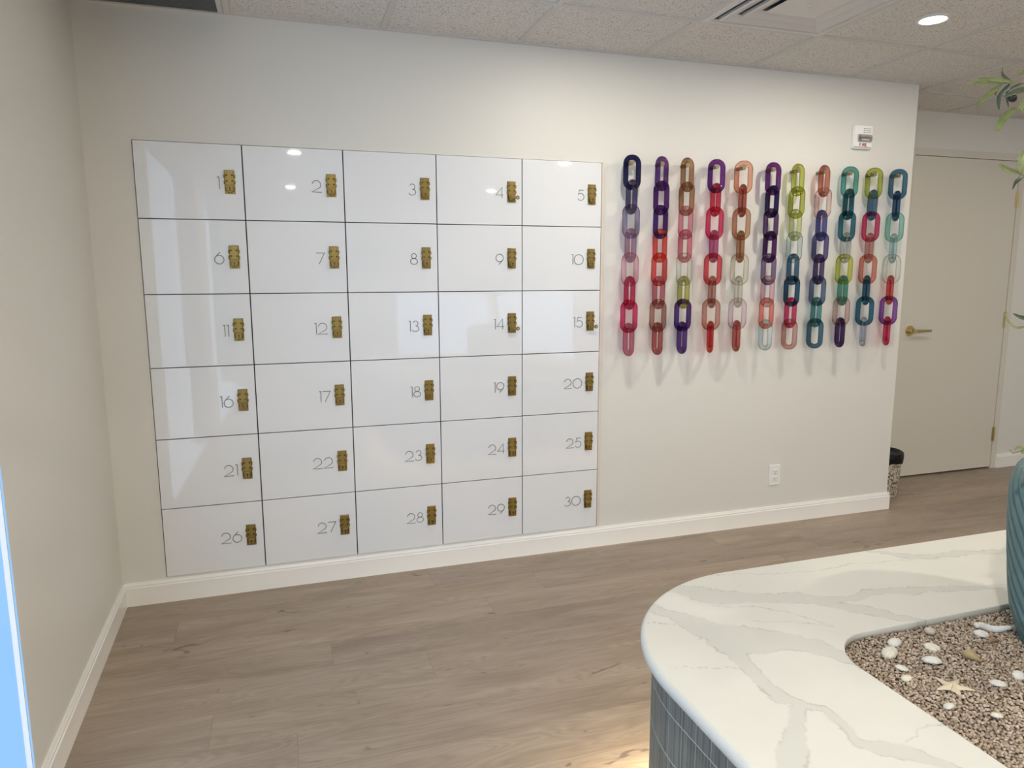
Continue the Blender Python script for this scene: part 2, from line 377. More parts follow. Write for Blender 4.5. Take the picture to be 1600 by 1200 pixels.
# ---------------- air diffuser and return grille ----------------
t = thing('ceiling_air_diffuser', 'square white stepped air diffuser set in the ceiling near the downlights', 'air vent', (TX+2.5*T, -D1-T/2, H))
def sqring(bm, a, z0, bb, z1):
    v = [bm.verts.new((sx*a, sy*a, z0)) for sx, sy in ((-1, -1), (1, -1), (1, 1), (-1, 1))]; u = [bm.verts.new((sx*bb, sy*bb, z1)) for sx, sy in ((-1, -1), (1, -1), (1, 1), (-1, 1))]
    for i in range(4): bm.faces.new((v[i], v[(i+1) % 4], u[(i+1) % 4], u[i]))
b = B(); sqring(b, .296, -.001, .296, -.008); sqring(b, .296, -.008, .268, -.012); sqring(b, .268, -.012, .262, -.002); obj('frame', b, M_metal, t)
for a, c in ((.245, .19), (.180, .125)):
    b = B(); sqring(b, a, -.014, a-.01, -.016); sqring(b, a-.01, -.016, c, -.002); sqring(b, a, -.014, a-.004, -.001); obj('louvre_ring', b, M_metal, t)
b = B(); box(b, -.115, .115, -.115, .115, -.013, -.009, .002); cyl(b, (0, 0, -.013), (0, 0, -1), .012, .004, 20); obj('centre_plate', b, M_metal, t)
b = B(); box(b, -.262, .262, -.262, .262, -.0015, -.0005); obj('backing', b, M_dark, t)
GX0, GX1 = XL+.005, TX-T-.013
t = thing('ceiling_return_grille', 'dark slatted return air grille in the ceiling corner above the lockers', 'air vent', ((GX0+GX1)/2, -D1/2, H))
hx = (GX1-GX0)/2; hy = D1/2-.014
b = B(); box(b, -hx, -hx+.014, -hy, hy, -.009, -.0005); box(b, hx-.02, hx, -hy, hy, -.009, -.0005); box(b, -hx+.014, hx-.02, -hy, -hy+.014, -.009, -.0005); box(b, -hx+.014, hx-.02, hy-.004, hy, -.009, -.0005); obj('frame', b, M_tbar, t)
b = B(); box(b, -hx+.014, hx-.02, -hy+.014, hy-.004, -.0015, -.0005)
for k in range(34):
    yy = -hy+.016+k*(2*hy-.022)/34
    box(b, -hx+.014, hx-.02, yy, yy+.0065, -.0085, -.0035)
obj('slats', b, M_grey, t)

# ---------------- lockers ----------------
DIG = {
 '0': (1.0, [arc(.5, .5, .5, .5, 90, 450, 36)]),
 '1': (.17, [[(0, 1), (.16, 1), (.16, 0)]]),
 '2': (.86, [arc(.42, .63, .37, .37, 170, -38, 22) + [(0, 0), (.86, 0)]]),
 '3': (.68, [arc(.35, .76, .24, .24, 160, -90, 18) + arc(.33, .27, .33, .27, 88, -160, 22)[1:]]),
 '4': (.72, [[(.60, 0), (.60, 1), (0, .27), (.74, .27)]]),
 '5': (.72, [[(.66, 1), (.20, 1), (.10, .55)] + arc(.36, .34, .35, .34, 138, -150, 24)]),
 '6': (.78, [arc(.39, .37, .38, .37, 0, 360, 30), [(.09, .60), (.48, 1.02)]]),
 '7': (.72, [[(0, 1), (.72, 1), (.22, 0)]]),
 '8': (.66, [arc(.33, .77, .23, .23, 0, 360, 24), arc(.33, .27, .33, .27, 0, 360, 28)]),
 '9': (.78, [arc(.39, .63, .38, .37, 0, 360, 30), [(.69, .40), (.30, -.02)]]),
}
def number_mesh(txt, h, wd, y0, y1, right, zc):
    bm = B(); tot = sum(DIG[c][0] for c in txt)*h + .13*h*(len(txt)-1); x = right - tot
    for c in txt:
        ww, strokes = DIG[c]
        for s in strokes: ribbon(bm, [(x+a*h, zc+(q-.5)*h) for a, q in s], wd, y0, y1)
        x += (ww+.13)*h
    return bm
YD = -.007                     # front face of the locker doors
def latch_base():
    bm = B(); box(bm, -.020, .020, YD-.0035, YD, -.047, .047, .0012, 1)
    return bm
def latch_hasp():
    bm = B(); box(bm, -.0165, .0165, YD-.0085, YD-.0035, -.018, .046, .0015, 2)
    box(bm, -.0145, .0145, YD-.011, YD-.0035, -.020, -.010, .001, 1)
    for z in (.022, -.002):
        for s in (-1, 1): cyl(bm, (s*.0198, YD-.004, z-.006), (0, 0, 1), .0030, .013, 10)
    return bm
def latch_screws():
    bm = B()
    for z in (.027, .004):
        for s in (-1, 1): cyl(bm, (s*.0108, YD-.0084, z), (0, -1, 0), .0038, .0012, 12)
    return bm
def latch_lock(kind):
    bm = B()
    if kind == 'round':
        cyl(bm, (0, YD-.0035, -.026), (0, -1, 0), .0150, .010, 28); cyl(bm, (0, YD-.0135, -.026), (0, -1, 0), .0120, .003, 28, .010)
    else:
        box(bm, -.0115, .0115, YD-.015, YD-.0035, -.040, -.014, .002, 2)
    return bm
def latch_keyhole():
    bm = B(); cyl(bm, (0, YD-.0164, -.023), (0, -1, 0), .0036, .0008, 12); box(bm, -.0019, .0019, YD-.0172, YD-.0160, -.036, -.024)
    ring = arc(0, -.026, .0165, .0155, 0, 360, 24)[:-1]; tube(bm, [(a, YD-.0045, q) for a, q in ring], .0016, 6, True)  # dark ring stands in for the shade around the lock
    return bm
def latch_key():
    bm = B(); cyl(bm, (.002, YD-.0145, -.026), (0, -1, 0), .008, .006, 18); box(bm, 0, .0225, YD-.024, YD-.017, -.030, -.022, .001, 1)
    ring = arc(.0245, -.026, .0065, .0065, 0, 360, 18)[:-1]
    tube(bm, [(a, YD-.0205, q) for a, q in ring], .0026, 6, True); return bm
proto = {}
rl = random.Random(7)
keys = {14, 15, 4}
for j in range(6):
    for i in range(5):
        k = j*5+i+1
        key = k in keys
        kind = 'round' if j < 2 or rl.random() < .35 else 'square'
        t = thing('locker', f'white gloss locker numbered {k} with a brass latch' + (' and a key turned to the right' if key else ''), 'locker', (LX0+i*LW, 0, LZ0-j*LH), 'numbered lockers built into the back wall')
        g = .0023; gz = .0018
        if 'body' not in proto:
            b = B(); e = .0006; f = .0145
            box(b, e, .015, f, .40, -LH+e, -e); box(b, LW-.015, LW-e, f, .40, -LH+e, -e)
            box(b, .015, LW-.015, f, .40, -.015, -e); box(b, .015, LW-.015, f, .40, -LH+e, -LH+.015); box(b, .015, LW-.015, .39, .40, -LH+.015, -.015)
            proto['body'] = obj('body', b, M_case, t)
            b = B(); box(b, -LW/2+g, LW/2-g, YD, .0135, -LH/2+gz, LH/2-gz, .0009, 2)
            proto['door'] = obj('door', b, M_gloss, t); first = True
        else:
            c = proto['body'].copy(); C.objects.link(c); c.parent = t
            c = proto['door'].copy(); C.objects.link(c); c.parent = t
        d = [o for o in (t.children if False else C.objects) if o.parent == t and o.name.startswith('door')][0]
        d.location = (LW/2, 0, -LH/2); d.rotation_euler = (rl.gauss(0, .0022), 0, rl.gauss(0, .0022))
        nb = obj('numeral', number_mesh(str(k), .0475, .0029, YD-.0016, YD+.004, .3105, -.1545), M_ink, t); nb['label'] = f'thin grey number {k}'
        parts = (('latch_plate', latch_base, M_brass), ('latch_hasp', latch_hasp, M_brass), ('latch_screw', latch_screws, M_brassdk))
        anchor = None
        for nm, fn, mm in parts:
            if nm not in proto: proto[nm] = obj(nm, fn(), mm); c = proto[nm]
            else: c = proto[nm].copy(); C.objects.link(c)
            if anchor is None: c.parent = t; c.location = (.3500, 0, -.1500); anchor = c
            else: c.parent = anchor
        kn = 'key_lock' if not key else 'key'
        c = obj('lock_cylinder', latch_lock(kind), M_brass, anchor); obj('keyhole', latch_keyhole(), M_brassdk, anchor)
        if key: obj('key', latch_key(), M_brass, anchor)['label'] = 'brass key sticking out to the right'
# thin surround on the right and top of the bank
b = B(); box(b, LX1+.001, LX1+.0165, -.006, .30, LZ1-.002, LZ0+.002, .0008, 1)
struct('trim_4', b, M_surround)

# ---------------- chains of acrylic links ----------------
CH = [
 (2.380, 28, 28, .0, [('navy', 15, 20, 85), ('slate violet', 92, 85, 130), ('lavender grey', 150, 140, 172), ('mauve', 178, 140, 165), ('pale pink', 212, 170, 185), ('magenta', 195, 15, 95), ('magenta', 205, 20, 100), ('rose pink', 195, 105, 135)]),
 (2.540, 54, 26, 0, [('violet', 105, 50, 140), ('purple', 95, 20, 130), ('deep purple', 80, 15, 125), ('coral red', 225, 75, 60), ('coral', 215, 75, 70), ('rose', 190, 105, 120), ('tan brown', 175, 125, 105), ('brick rose', 180, 85, 80)]),
 (2.680, 54, 24, 0, [('tan', 170, 128, 90), ('tan', 165, 118, 80), ('pink', 210, 135, 155), ('rose', 205, 115, 130), ('clear', 205, 210, 200), ('olive yellow', 175, 175, 80), ('purple', 80, 20, 125), ('indigo purple', 85, 40, 135)]),
 (2.845, 27, 8, 0, [('purple', 105, 25, 135), ('crimson', 195, 12, 60), ('magenta rose', 210, 30, 100), ('plum pink', 175, 75, 130), ('coral', 210, 65, 75), ('brown rose', 175, 125, 110), ('salmon', 195, 140, 125), ('red', 205, 30, 25)]),
 (3.002, 13, 14, 0, [('clear salmon', 215, 155, 130), ('rust brown', 165, 85, 70), ('tan', 190, 145, 110), ('brown', 165, 115, 75), ('clear', 208, 205, 190), ('clear', 200, 200, 185), ('pale lavender', 210, 190, 198), ('brick red', 180, 80, 70)]),
 (3.180, 40, 42, 0, [('purple', 100, 15, 120), ('indigo', 30, 15, 85), ('violet grey', 95, 60, 115), ('purple', 80, 12, 95), ('violet grey', 130, 105, 145), ('pale pink', 210, 172, 180), ('salmon', 215, 125, 105), ('clear pale blue', 195, 212, 215)]),
 (3.332, 55, 56, 0, [('lime', 185, 192, 70), ('olive lime', 170, 178, 65), ('pale green', 195, 205, 140), ('clear grey blue', 185, 198, 200), ('steel teal', 60, 105, 135), ('deep teal', 25, 80, 110), ('magenta', 205, 15, 95), ('dusty rose', 195, 150, 138)]),
 (3.498, 62, 62, 0, [('salmon brown', 195, 115, 95), ('clear pink', 215, 185, 185), ('indigo blue', 80, 85, 158), ('slate violet', 90, 85, 138), ('plum', 90, 65, 122), ('slate blue', 90, 110, 150), ('teal', 70, 150, 148), ('steel blue', 60, 110, 135)]),
 (3.665, 27, 24, 0, [('light teal', 75, 158, 155), ('deep teal', 8, 95, 112), ('teal blue', 18, 110, 130), ('clear grey', 190, 195, 190), ('lime', 188, 192, 68), ('sea green', 75, 155, 138), ('dusty pink', 198, 165, 160), ('dark purple', 65, 18, 92)]),
 (3.825, 24, 6, 0, [('lime', 165, 175, 62), ('steel blue', 75, 118, 160), ('magenta', 195, 35, 98), ('pink brown', 192, 140, 132), ('salmon', 200, 118, 102), ('teal blue', 15, 100, 125), ('teal blue', 22, 105, 132), ('clear lavender', 182, 188, 202)]),
 (3.990, 12, 10, 0, [('steel blue', 55, 110, 142), ('blue', 45, 92, 138), ('pale teal', 130, 190, 180), ('clear blue', 175, 200, 205), ('clear', 205, 210, 202), ('coral red', 210, 60, 60), ('violet', 132, 65, 158), ('magenta red', 205, 12, 80)]),
]
LKH, LKD, LKW = .165, .0255, .0925
def link_mesh():
    hw = (LKW-LKD)/2; hh = (LKH-LKD)/2; pts = []; r = .0305
    for cx_, cz_, a0 in ((hw-r, hh-r, 0), (-(hw-r), hh-r, 90), (-(hw-r), -(hh-r), 180), (hw-r, -(hh-r), 270)):
        for i in range(11): a = math.radians(a0+9*i); pts.append((cx_+r*math.cos(a), 0, cz_+r*math.sin(a)))
    bm = B(); tube(bm, pts, LKD/2, 16, True); return bm
lproto = None; amat = {}
ZTOP = 1.952
for ci, (x, ph0, ph1, _, links) in enumerate(CH):
    va = math.degrees(math.atan2(x-CX, -.055-CY)); nm = [l[0] for l in links]
    t = thing('acrylic_chain', f'plastic chain with {nm[0]} top link and {nm[7]} bottom link', 'chain', (x, -.056, ZTOP-LKH/2), 'coloured chains hanging on the wall')
    for k, (cn, r, g, bl) in enumerate(links):
        key = (r, g, bl)
        if key not in amat: amat[key] = m_acrylic('acrylic_'+cn.replace(' ', '_'), key)
        al = va - (ph0 + (ph1-ph0)*k/7.0) + (90 if k % 2 else 0)
        if lproto is None:
            lproto = obj('chain_link', link_mesh(), None, smooth=True); lproto.data.materials.append(None); c = lproto
        else: c = lproto.copy(); C.objects.link(c)
        c.parent = t; c.location = (0, 0, -k*(LKH-2*LKD)); c.rotation_euler = (0, 0, math.radians(-al))
        c.material_slots[0].link = 'OBJECT'; c.material_slots[0].material = amat[key]
        c['label'] = cn + ' link'
    b = B(); cyl(b, (0, 0, 0), (0, -1, 0), .0095, .058, 20); cyl(b, (0, -.058, 0), (0, -1, 0), .0108, .004, 20)
    p = obj('wall_peg', b, M_peg, loc=(x, 0, ZTOP-LKD-.0108))
    tag(p, f'peg holding the chain that runs from {nm[0]} down to {nm[7]}', 'peg', 'pegs that hold the coloured chains')

# ---------------- fire alarm, outlet ----------------
t = thing('fire_alarm_strobe', 'white wall fire alarm with clear strobe and red lettering', 'fire alarm', (3.766, 0, 2.112))
b = B(); box(b, -.060, .060, -.018, 0, -.060, .062, .006, 3); box(b, -.058, .058, -.026, -.016, -.052, .060, .004, 3); obj('housing', b, M_white, t)
b = B()
for r_ in range(3):
    for c_ in range(3): box(b, -.004+c_*.018, .008+c_*.018, -.0267, -.0255, .022+r_*.010, .0245+r_*.010)
obj('sound_grille', b, M_dark, t)
b = B(); box(b, -.042, .050, -.031, -.0255, -.026, .012, .004, 2); obj('reflector', b, M_chrome, t)
b = B(); box(b, -.034, .044, -.044, -.0305, -.022, .008, .006, 3); obj('strobe_lens', b, M_glassy, t)
b = B()
LET = {'F': [[(0, 0), (0, 1), (.55, 1)], [(0, .55), (.45, .55)]], 'I': [[(.1, 0), (.1, 1)]], 'R': [[(0, 0), (0, 1), (.4, 1), (.55, .88), (.55, .65), (.4, .52), (0, .52)], [(.25, .52), (.58, 0)]], 'E': [[(.55, 0), (0, 0), (0, 1), (.55, 1)], [(0, .52), (.45, .52)]]}
x = -.024
for ch in 'FIRE':
    for s in LET[ch]: ribbon(b, [(x+a*.0145, -.0475+q*.0145) for a, q in s], .0030, -.0272, -.0255)
    x += .0145 if ch != 'I' else .0078
obj('lettering', b, M_red, t)['label'] = 'red word FIRE'
t = thing('wall_outlet', 'white double power outlet low on the wall under the chains', 'outlet', (3.330, 0, .281))
b = B(); box(b, -.037, .037, -.006, 0, -.058, .058, .002, 2); obj('cover_plate', b, M_white, t)
for s in (-1, 1):
    b = B(); box(b, -.0165, .0165, -.0085, -.005, s*.0195-.0145, s*.0195+.0145, .003, 2); q = obj('socket', b, M_white, t)
    b = B(); box(b, -.0075, -.0055, -.0089, -.0084, s*.0195-.002, s*.0195+.007); box(b, .0055, .0075, -.0089, -.0084, s*.0195-.002, s*.0195+.007); cyl(b, (0, -.0084, s*.0195-.0075), (0, -1, 0), .0024, .0005, 12); obj('slots', b, M_dark, q)
b = B(); cyl(b, (0, -.006, 0), (0, -1, 0), .003, .001, 12); obj('screw', b, M_metal, t)

# ---------------- bin ----------------
t = thing('waste_bin', 'small round speckled bin with a black liner beside the door', 'bin', (4.332, .245, 0))
m = mat('speckle', (.6, .55, .45), .6); v = objco(m)
lk(m, ramp(m, ntex(m, v, 95, 2, .5), [(.44, (.16, .12, .07)), (.50, (.66, .62, .54)), (.62, (.74, .70, .62))]), bsdf(m).inputs['Base Color'])
b = B(); lathe(b, [(.100, .001), (.106, .004), (.118, .26), (.122, .266), (.116, .268), (.112, .262), (.098, .012)], 48, cap=False); bmesh.ops.contextual_create(b, geom=[e for e in b.edges if e.is_boundary and e.verts[0].co.z < .005]); obj('bucket', b, m, t, smooth=True)
b = B(); n = 60; rings = []
for r, z, wv in ((.070, .268, .03), (.100, .270, .004), (.117, .284, .003), (.1265, .278, .004), (.1275, .25, .004), (.1245, .222, .003)):
    ring = []
    for i in range(n):
        a = 2*PI*i/n; jj = noise.noise(Vector((math.cos(a)*3, math.sin(a)*3, z*9)))
        ring.append(b.verts.new(((r+wv*jj)*math.cos(a), (r+wv*jj)*math.sin(a), z+(.014 if z < .26 and r > .12 else .006)*jj*(1 if wv else 0))))
    rings.append(ring)
for a_, b_ in zip(rings, rings[1:]):
    for i in range(n): b.faces.new((a_[i], a_[(i+1) % n], b_[(i+1) % n], b_[i]))
b.faces.new(rings[0]); obj('liner', b, M_black, t, smooth=True)['label'] = 'black plastic liner folded over the rim'

# ---------------- stone topped island ----------------
IX0, IX1, IY1, IY0 = 1.421, 3.25, -1.701, -3.75
KX0, KX1, KY1, KY0 = 1.809, 2.86, -2.073, -3.38
ZC = .6226
isl = thing('display_island', 'low wide island with white veined stone top and dark green ribbed tiles', 'island', (2.335, -2.725, 0))
OX, OY = 2.335, -2.725
def rrect(x0, x1, y0, y1, r, per=.004, narc=60, nl=260):
    pts = []; 
    cs = [(x1-r, y1-r, 0), (x0+r, y1-r, 90), (x0+r, y0+r, 180), (x1-r, y0+r, 270)]
    for k, (cx_, cy_, a0) in enumerate(cs):
        for i in range(narc): a = math.radians(a0+90*i/narc); pts.append((cx_+r*math.cos(a), cy_+r*math.sin(a)))
        nx, ny, na = cs[(k+1) % 4]; e0 = (cx_+r*math.cos(math.radians(a0+90)), cy_+r*math.sin(math.radians(a0+90)))
        e1 = (nx+r*math.cos(math.radians(na)), ny+r*math.sin(math.radians(na)))
        for i in range(nl): s = i/nl; pts.append((e0[0]+(e1[0]-e0[0])*s, e0[1]+(e1[1]-e0[1])*s))
    return np.array(pts)
outer = rrect(IX0, IX1, IY0, IY1, .408, nl=400, narc=110); inner = rrect(KX0, KX1, KY0, KY1, .114, nl=400, narc=110)
def offs(pts, d):      # inward offset of a closed ccw loop
    t = np.roll(pts, -1, 0)-np.roll(pts, 1, 0); t /= np.linalg.norm(t, axis=1)[:, None]
    return pts + np.stack([-t[:, 1], t[:, 0]], 1)*d
rings = []
EB = .013; TH = .028
for a in np.linspace(0, PI/2, 6):       # bottom roll to side
    pass
prof = [(EB, -TH)] + [(EB-EB*math.sin(a), -TH+EB-EB*math.cos(a)) for a in np.linspace(.2, PI/2, 5)] + [(EB-EB*math.cos(a), -EB+EB*math.sin(a)) for a in np.linspace(0, PI/2, 7)]
rings.append((offs(outer, .06), -TH))
for d, z in prof: rings.append((offs(outer, d), z))
o0 = offs(outer, EB); i0 = offs(inner, -.002); M = 190
for k in range(1, M+1): s = k/M; rings.append((o0*(1-s)+i0*s, 0))
rings += [(offs(inner, -.0005), -.0006), (inner, -.002), (inner, -.030), (inner*1.0 - (inner-inner.mean(0))*-.03, -.030)]
N = len(outer); V = np.concatenate([np.column_stack([r[0][:, 0]-OX, r[0][:, 1]-OY, np.full(N, ZC+r[1])]) for r in rings])
nr = len(rings); idx = np.arange(N); F = []
for k in range(nr-1):
    a = k*N+idx; b_ = k*N+(idx+1) % N; F.append(np.column_stack([a, b_, b_+N, a+N]))
F = np.concatenate(F)
me = bpy.data.meshes.new('countertop'); me.from_pydata(V.tolist(), [], F.tolist()); me.update()
# vein map in the stone
VE = [[(1.5755, -1.7469, 0.0144), (1.6307, -1.7373, 0.0232), (1.7039, -1.8189, 0.033), (1.8083, -1.8609, 0.0251), (1.9043, -1.8993, 0.0224), (2.0159, -1.9365, 0.0143), (2.1035, -1.9221, 0.0152), (2.2235, -1.9545, 0.0126), (2.3219, -1.9725, 0.0119), (2.4527, -2.0049, 0.0103), (2.8475, -1.9989, 0.0072)],
 [(1.9091, -1.8933, 0.017), (1.9835, -1.9725, 0.0176), (2.0375, -2.0253, 0.0163), (2.0795, -2.0745, 0.0065)],
 [(1.4915, -1.7949, 0.0096), (1.5407, -1.8141, 0.0155), (1.5779, -1.8837, 0.0217), (1.6091, -1.9641, 0.0406), (1.6619, -2.0241, 0.0516), (1.7303, -2.0493, 0.0348), (1.7843, -2.0877, 0.0302), (1.7999, -2.1345, 0.019), (1.8167, -2.1909, 0.0052)],
 [(1.6079, -2.0301, 0.0338), (1.6067, -2.0913, 0.0179), (1.5899, -2.1681, 0.0137), (1.5971, -2.2293, 0.0137), (1.6259, -2.2593, 0.0092), (1.6523, -2.2773, 0.0091), (1.6415, -2.3193, 0.0095), (1.6307, -2.3649, 0.0112), (1.6619, -2.3901, 0.0221), (1.6979, -2.4237, 0.0122), (1.7219, -2.4573, 0.0078), (1.7675, -2.5989, 0.0144), (1.7075, -2.7789, 0.024), (1.7435, -3.0189, 0.012)],
 [(1.6079, -2.2485, 0.0109), (1.5443, -2.3145, 0.0167), (1.4951, -2.3637, 0.02), (1.4435, -2.4309, 0.0144)],
 [(2.2943, -1.7217, 0.0068), (2.3891, -1.7901, 0.0143), (2.5547, -1.8165, 0.0119), (2.6747, -1.8381, 0.012), (3.0875, -1.8189, 0.0144), (3.3875, -1.9989, 0.024), (3.2675, -2.4789, 0.018), (3.3275, -2.9589, 0.03), (3.2075, -3.4389, 0.012)],
 [(1.4675, -2.9589, 0.024), (1.6475, -3.2589, 0.036), (1.9475, -3.4629, 0.024), (2.3675, -3.5589, 0.036), (2.8475, -3.4989, 0.012)]]
TL = [[(1.4891, -1.8861), (1.5599, -1.9149)],
 [(1.4495, -2.0589), (1.5155, -2.0829), (1.5815, -2.1105)],
 [(1.6787, -1.8597), (1.7915, -1.9101), (1.8443, -1.9713), (1.8791, -2.0313)],
 [(1.7231, -1.9569), (1.7903, -1.9725), (1.8791, -2.0313)],
 [(1.7723, -1.7145), (2.0063, -1.7757), (2.1707, -1.7709), (2.4335, -1.8045)],
 [(1.7015, -2.3901), (1.7423, -2.3733), (1.8107, -2.3745)]]
P2 = V[:, :2] + np.array([OX, OY])
top = V[:, 2] > ZC-.03
wob = np.zeros((len(V), 3))
for i in np.nonzero(top)[0]:
    p = P2[i]; wob[i] = (noise.noise(Vector((p[0]*16, p[1]*16, 0)))*.013 + noise.noise(Vector((p[0]*55, p[1]*55, 3)))*.0065 + noise.noise(Vector((p[0]*150, p[1]*150, 8)))*.003,
                         noise.noise(Vector((p[0]*16, p[1]*16, 9)))*.013 + noise.noise(Vector((p[0]*55, p[1]*55, 13)))*.0065 + noise.noise(Vector((p[0]*150, p[1]*150, 5)))*.003, noise.noise(Vector((p[0]*28, p[1]*28, 21))))
Q = P2 + wob[:, :2]
sd = np.full(len(V), 9.0)
for vein in VE:
    for (ax, ay, aw), (bx, by, bw) in zip(vein, vein[1:]):
        d = np.array([bx-ax, by-ay]); s = np.clip(((Q-[ax, ay])@d)/(d@d), 0, 1)
        dist = np.hypot(*(Q-[ax, ay]-s[:, None]*d).T) - 1.06*(aw+(bw-aw)*s)
        sd = np.minimum(sd, dist)
band = 1/(1+np.exp(sd/.0012)); edge = np.exp(-(sd/.0016)**2)*np.clip(.6+wob[:, 2]*1.5, .1, 1)
tl = np.full(len(V), 9.0)
for ln in TL:
    for a, c in zip(ln, ln[1:]):
        a = np.array(a); d = np.array(c)-a; s = np.clip(((Q-a)@d)/(d@d), 0, 1); tl = np.minimum(tl, np.hypot(*(Q-a-s[:, None]*d).T))
edge = np.maximum(edge, np.exp(-(tl/.0015)**2)*np.clip(.8+wob[:, 2]*.6, 0, 1))
at = me.attributes.new('vein', 'FLOAT_COLOR', 'POINT'); at.data.foreach_set('color', np.column_stack([band, edge, band*0, band*0+1]).astype(np.float32).ravel())
m = mat('veined_quartz', (.8, .79, .74), .5, Specular_IOR_Level=.35)
an = nd(m, 'ShaderNodeAttribute', attribute_name='vein'); sp = nd(m, 'ShaderNodeSeparateColor'); lk(m, an.outputs['Color'], sp.inputs[0])
cl = ntex(m, objco(m), 9, 4)
c = mixc(m, cl, (.66, .645, .575), (.715, .70, .635)); c = mixc(m, mth(m, 'MULTIPLY', sp.outputs[0], .60), c, (.56, .56, .51)); c = mixc(m, mth(m, 'MULTIPLY', sp.outputs[1], .7), c, (.40, .38, .35))
lk(m, c, bsdf(m).inputs['Base Color']); me.materials.append(m)
obj('countertop', me, None, isl, smooth=True)['label'] = 'white stone top with soft grey veins'
# tiled body with uv along its outline
base = offs(rrect(IX0, IX1, IY0, IY1, .408, nl=60, narc=40), .026)
seg = np.r_[0, np.cumsum(np.hypot(*(np.roll(base, -1, 0)-base).T))]
bm = B(); uv = bm.loops.layers.uv.new('UVMap'); z0, z1 = .09, ZC-TH
lo = [bm.verts.new((p[0]-OX, p[1]-OY, z0)) for p in base]; hi = [bm.verts.new((p[0]-OX, p[1]-OY, z1)) for p in base]
nb = len(base)
for i in range(nb):
    j = (i+1) % nb; f = bm.faces.new((lo[i], lo[j], hi[j], hi[i]))
    for l, (a, z) in zip(f.loops, ((seg[i], z0), (seg[i+1], z0), (seg[i+1], z1), (seg[i], z1))): l[uv].uv = (a, z)
bm.faces.new(lo[::-1])
m = mat('ribbed_tile', (.1, .13, .12), .5)
t_ = nd(m, 'ShaderNodeUVMap'); s_ = nd(m, 'ShaderNodeSeparateXYZ'); lk(m, t_.outputs[0], s_.inputs[0])
U = mth(m, 'DIVIDE', s_.outputs[0], .0485); Vv = mth(m, 'DIVIDE', mth(m, 'ADD', s_.outputs[1], .036), .095)
fu = mth(m, 'FRACT', U); fv = mth(m, 'FRACT', mth(m, 'ADD', Vv, mth(m, 'MULTIPLY', ntex(m, t_.outputs[0], 60, 2), .03)))
ju = mth(m, 'GREATER_THAN', mth(m, 'ABSOLUTE', mth(m, 'SUBTRACT', fu, .5)), .478); jv = mth(m, 'GREATER_THAN', mth(m, 'ABSOLUTE', mth(m, 'SUBTRACT', fv, .5)), .488)
rib = mth(m, 'ABSOLUTE', mth(m, 'SINE', mth(m, 'MULTIPLY', U, PI*5)))
cmb = nd(m, 'ShaderNodeCombineXYZ'); lk(m, mth(m, 'FLOOR', mth(m, 'MULTIPLY', U, 5)), cmb.inputs[0]); lk(m, mth(m, 'FLOOR', Vv), cmb.inputs[1])
wn_ = nd(m, 'ShaderNodeTexWhiteNoise'); lk(m, cmb.outputs[0], wn_.inputs['Vector'])
c = ramp(m, wn_.outputs['Value'], [(0, (.115, .125, .108)), (1, (.20, .21, .185))])
c = mixc(m, mth(m, 'MULTIPLY', mth(m, 'LESS_THAN', rib, .22), .55), c, (.30, .33, .31))
c = mixc(m, mth(m, 'MULTIPLY', ju, .6), c, (.48, .50, .48)); c = mixc(m, mth(m, 'MULTIPLY', jv, .9), c, (.62, .63, .58))
lk(m, c, bsdf(m).inputs['Base Color']); bump(m, rib, .2, .002)
obj('tiled_body', bm, m, isl)['label'] = 'dark green grey ribbed mosaic tile'
pl = offs(rrect(IX0, IX1, IY0, IY1, .408, nl=10, narc=20), .10)
bm = B(); lo = [bm.verts.new((p[0]-OX, p[1]-OY, 0.0)) for p in pl]; hi = [bm.verts.new((p[0]-OX, p[1]-OY, .09)) for p in pl]
for i in range(len(pl)): j = (i+1) % len(pl); bm.faces.new((lo[i], lo[j], hi[j], hi[i]))
bm.faces.new(lo[::-1]); bm.faces.new(hi); obj('plinth', bm, M_dark, isl)
q1 = offs(rrect(IX0, IX1, IY0, IY1, .408, nl=10, narc=20), .050); q2 = offs(rrect(IX0, IX1, IY0, IY1, .408, nl=10, narc=20), .066)
bm = B(); a_ = [bm.verts.new((p[0]-OX, p[1]-OY, .0892)) for p in q1]; b_ = [bm.verts.new((p[0]-OX, p[1]-OY, .0892)) for p in q2]
c_ = [bm.verts.new((p[0]-OX, p[1]-OY, .0898)) for p in q1]; d_ = [bm.verts.new((p[0]-OX, p[1]-OY, .0898)) for p in q2]
for i in range(len(q1)):
    j = (i+1) % len(q1)
    for u1, u2 in ((a_, b_), (b_, d_), (d_, c_), (c_, a_)): bm.faces.new((u1[i], u1[j], u2[j], u2[i]))
obj('toe_light_strip', bm, m_emit('warm_led', (1, .84, .58), 850), isl)['label'] = 'warm light strip under the island'
# tray + gravel
b = B(); box(b, KX0-OX-.02, KX1-OX+.02, KY0-OY-.02, KY1-OY+.02, ZC-.036, ZC-.0305); obj('tray', b, M_dark, isl)
rg = np.random.default_rng(5)
SP = .0057; gx, gy = np.meshgrid(np.arange(KX0+.003, KX1-.003, SP), np.arange(KY0+.003, KY1-.003, SP)); gx = gx.ravel(); gy = gy.ravel()
gx = gx+rg.uniform(-.0022, .0022, gx.size); gy = gy+rg.uniform(-.0022, .0022, gy.size)
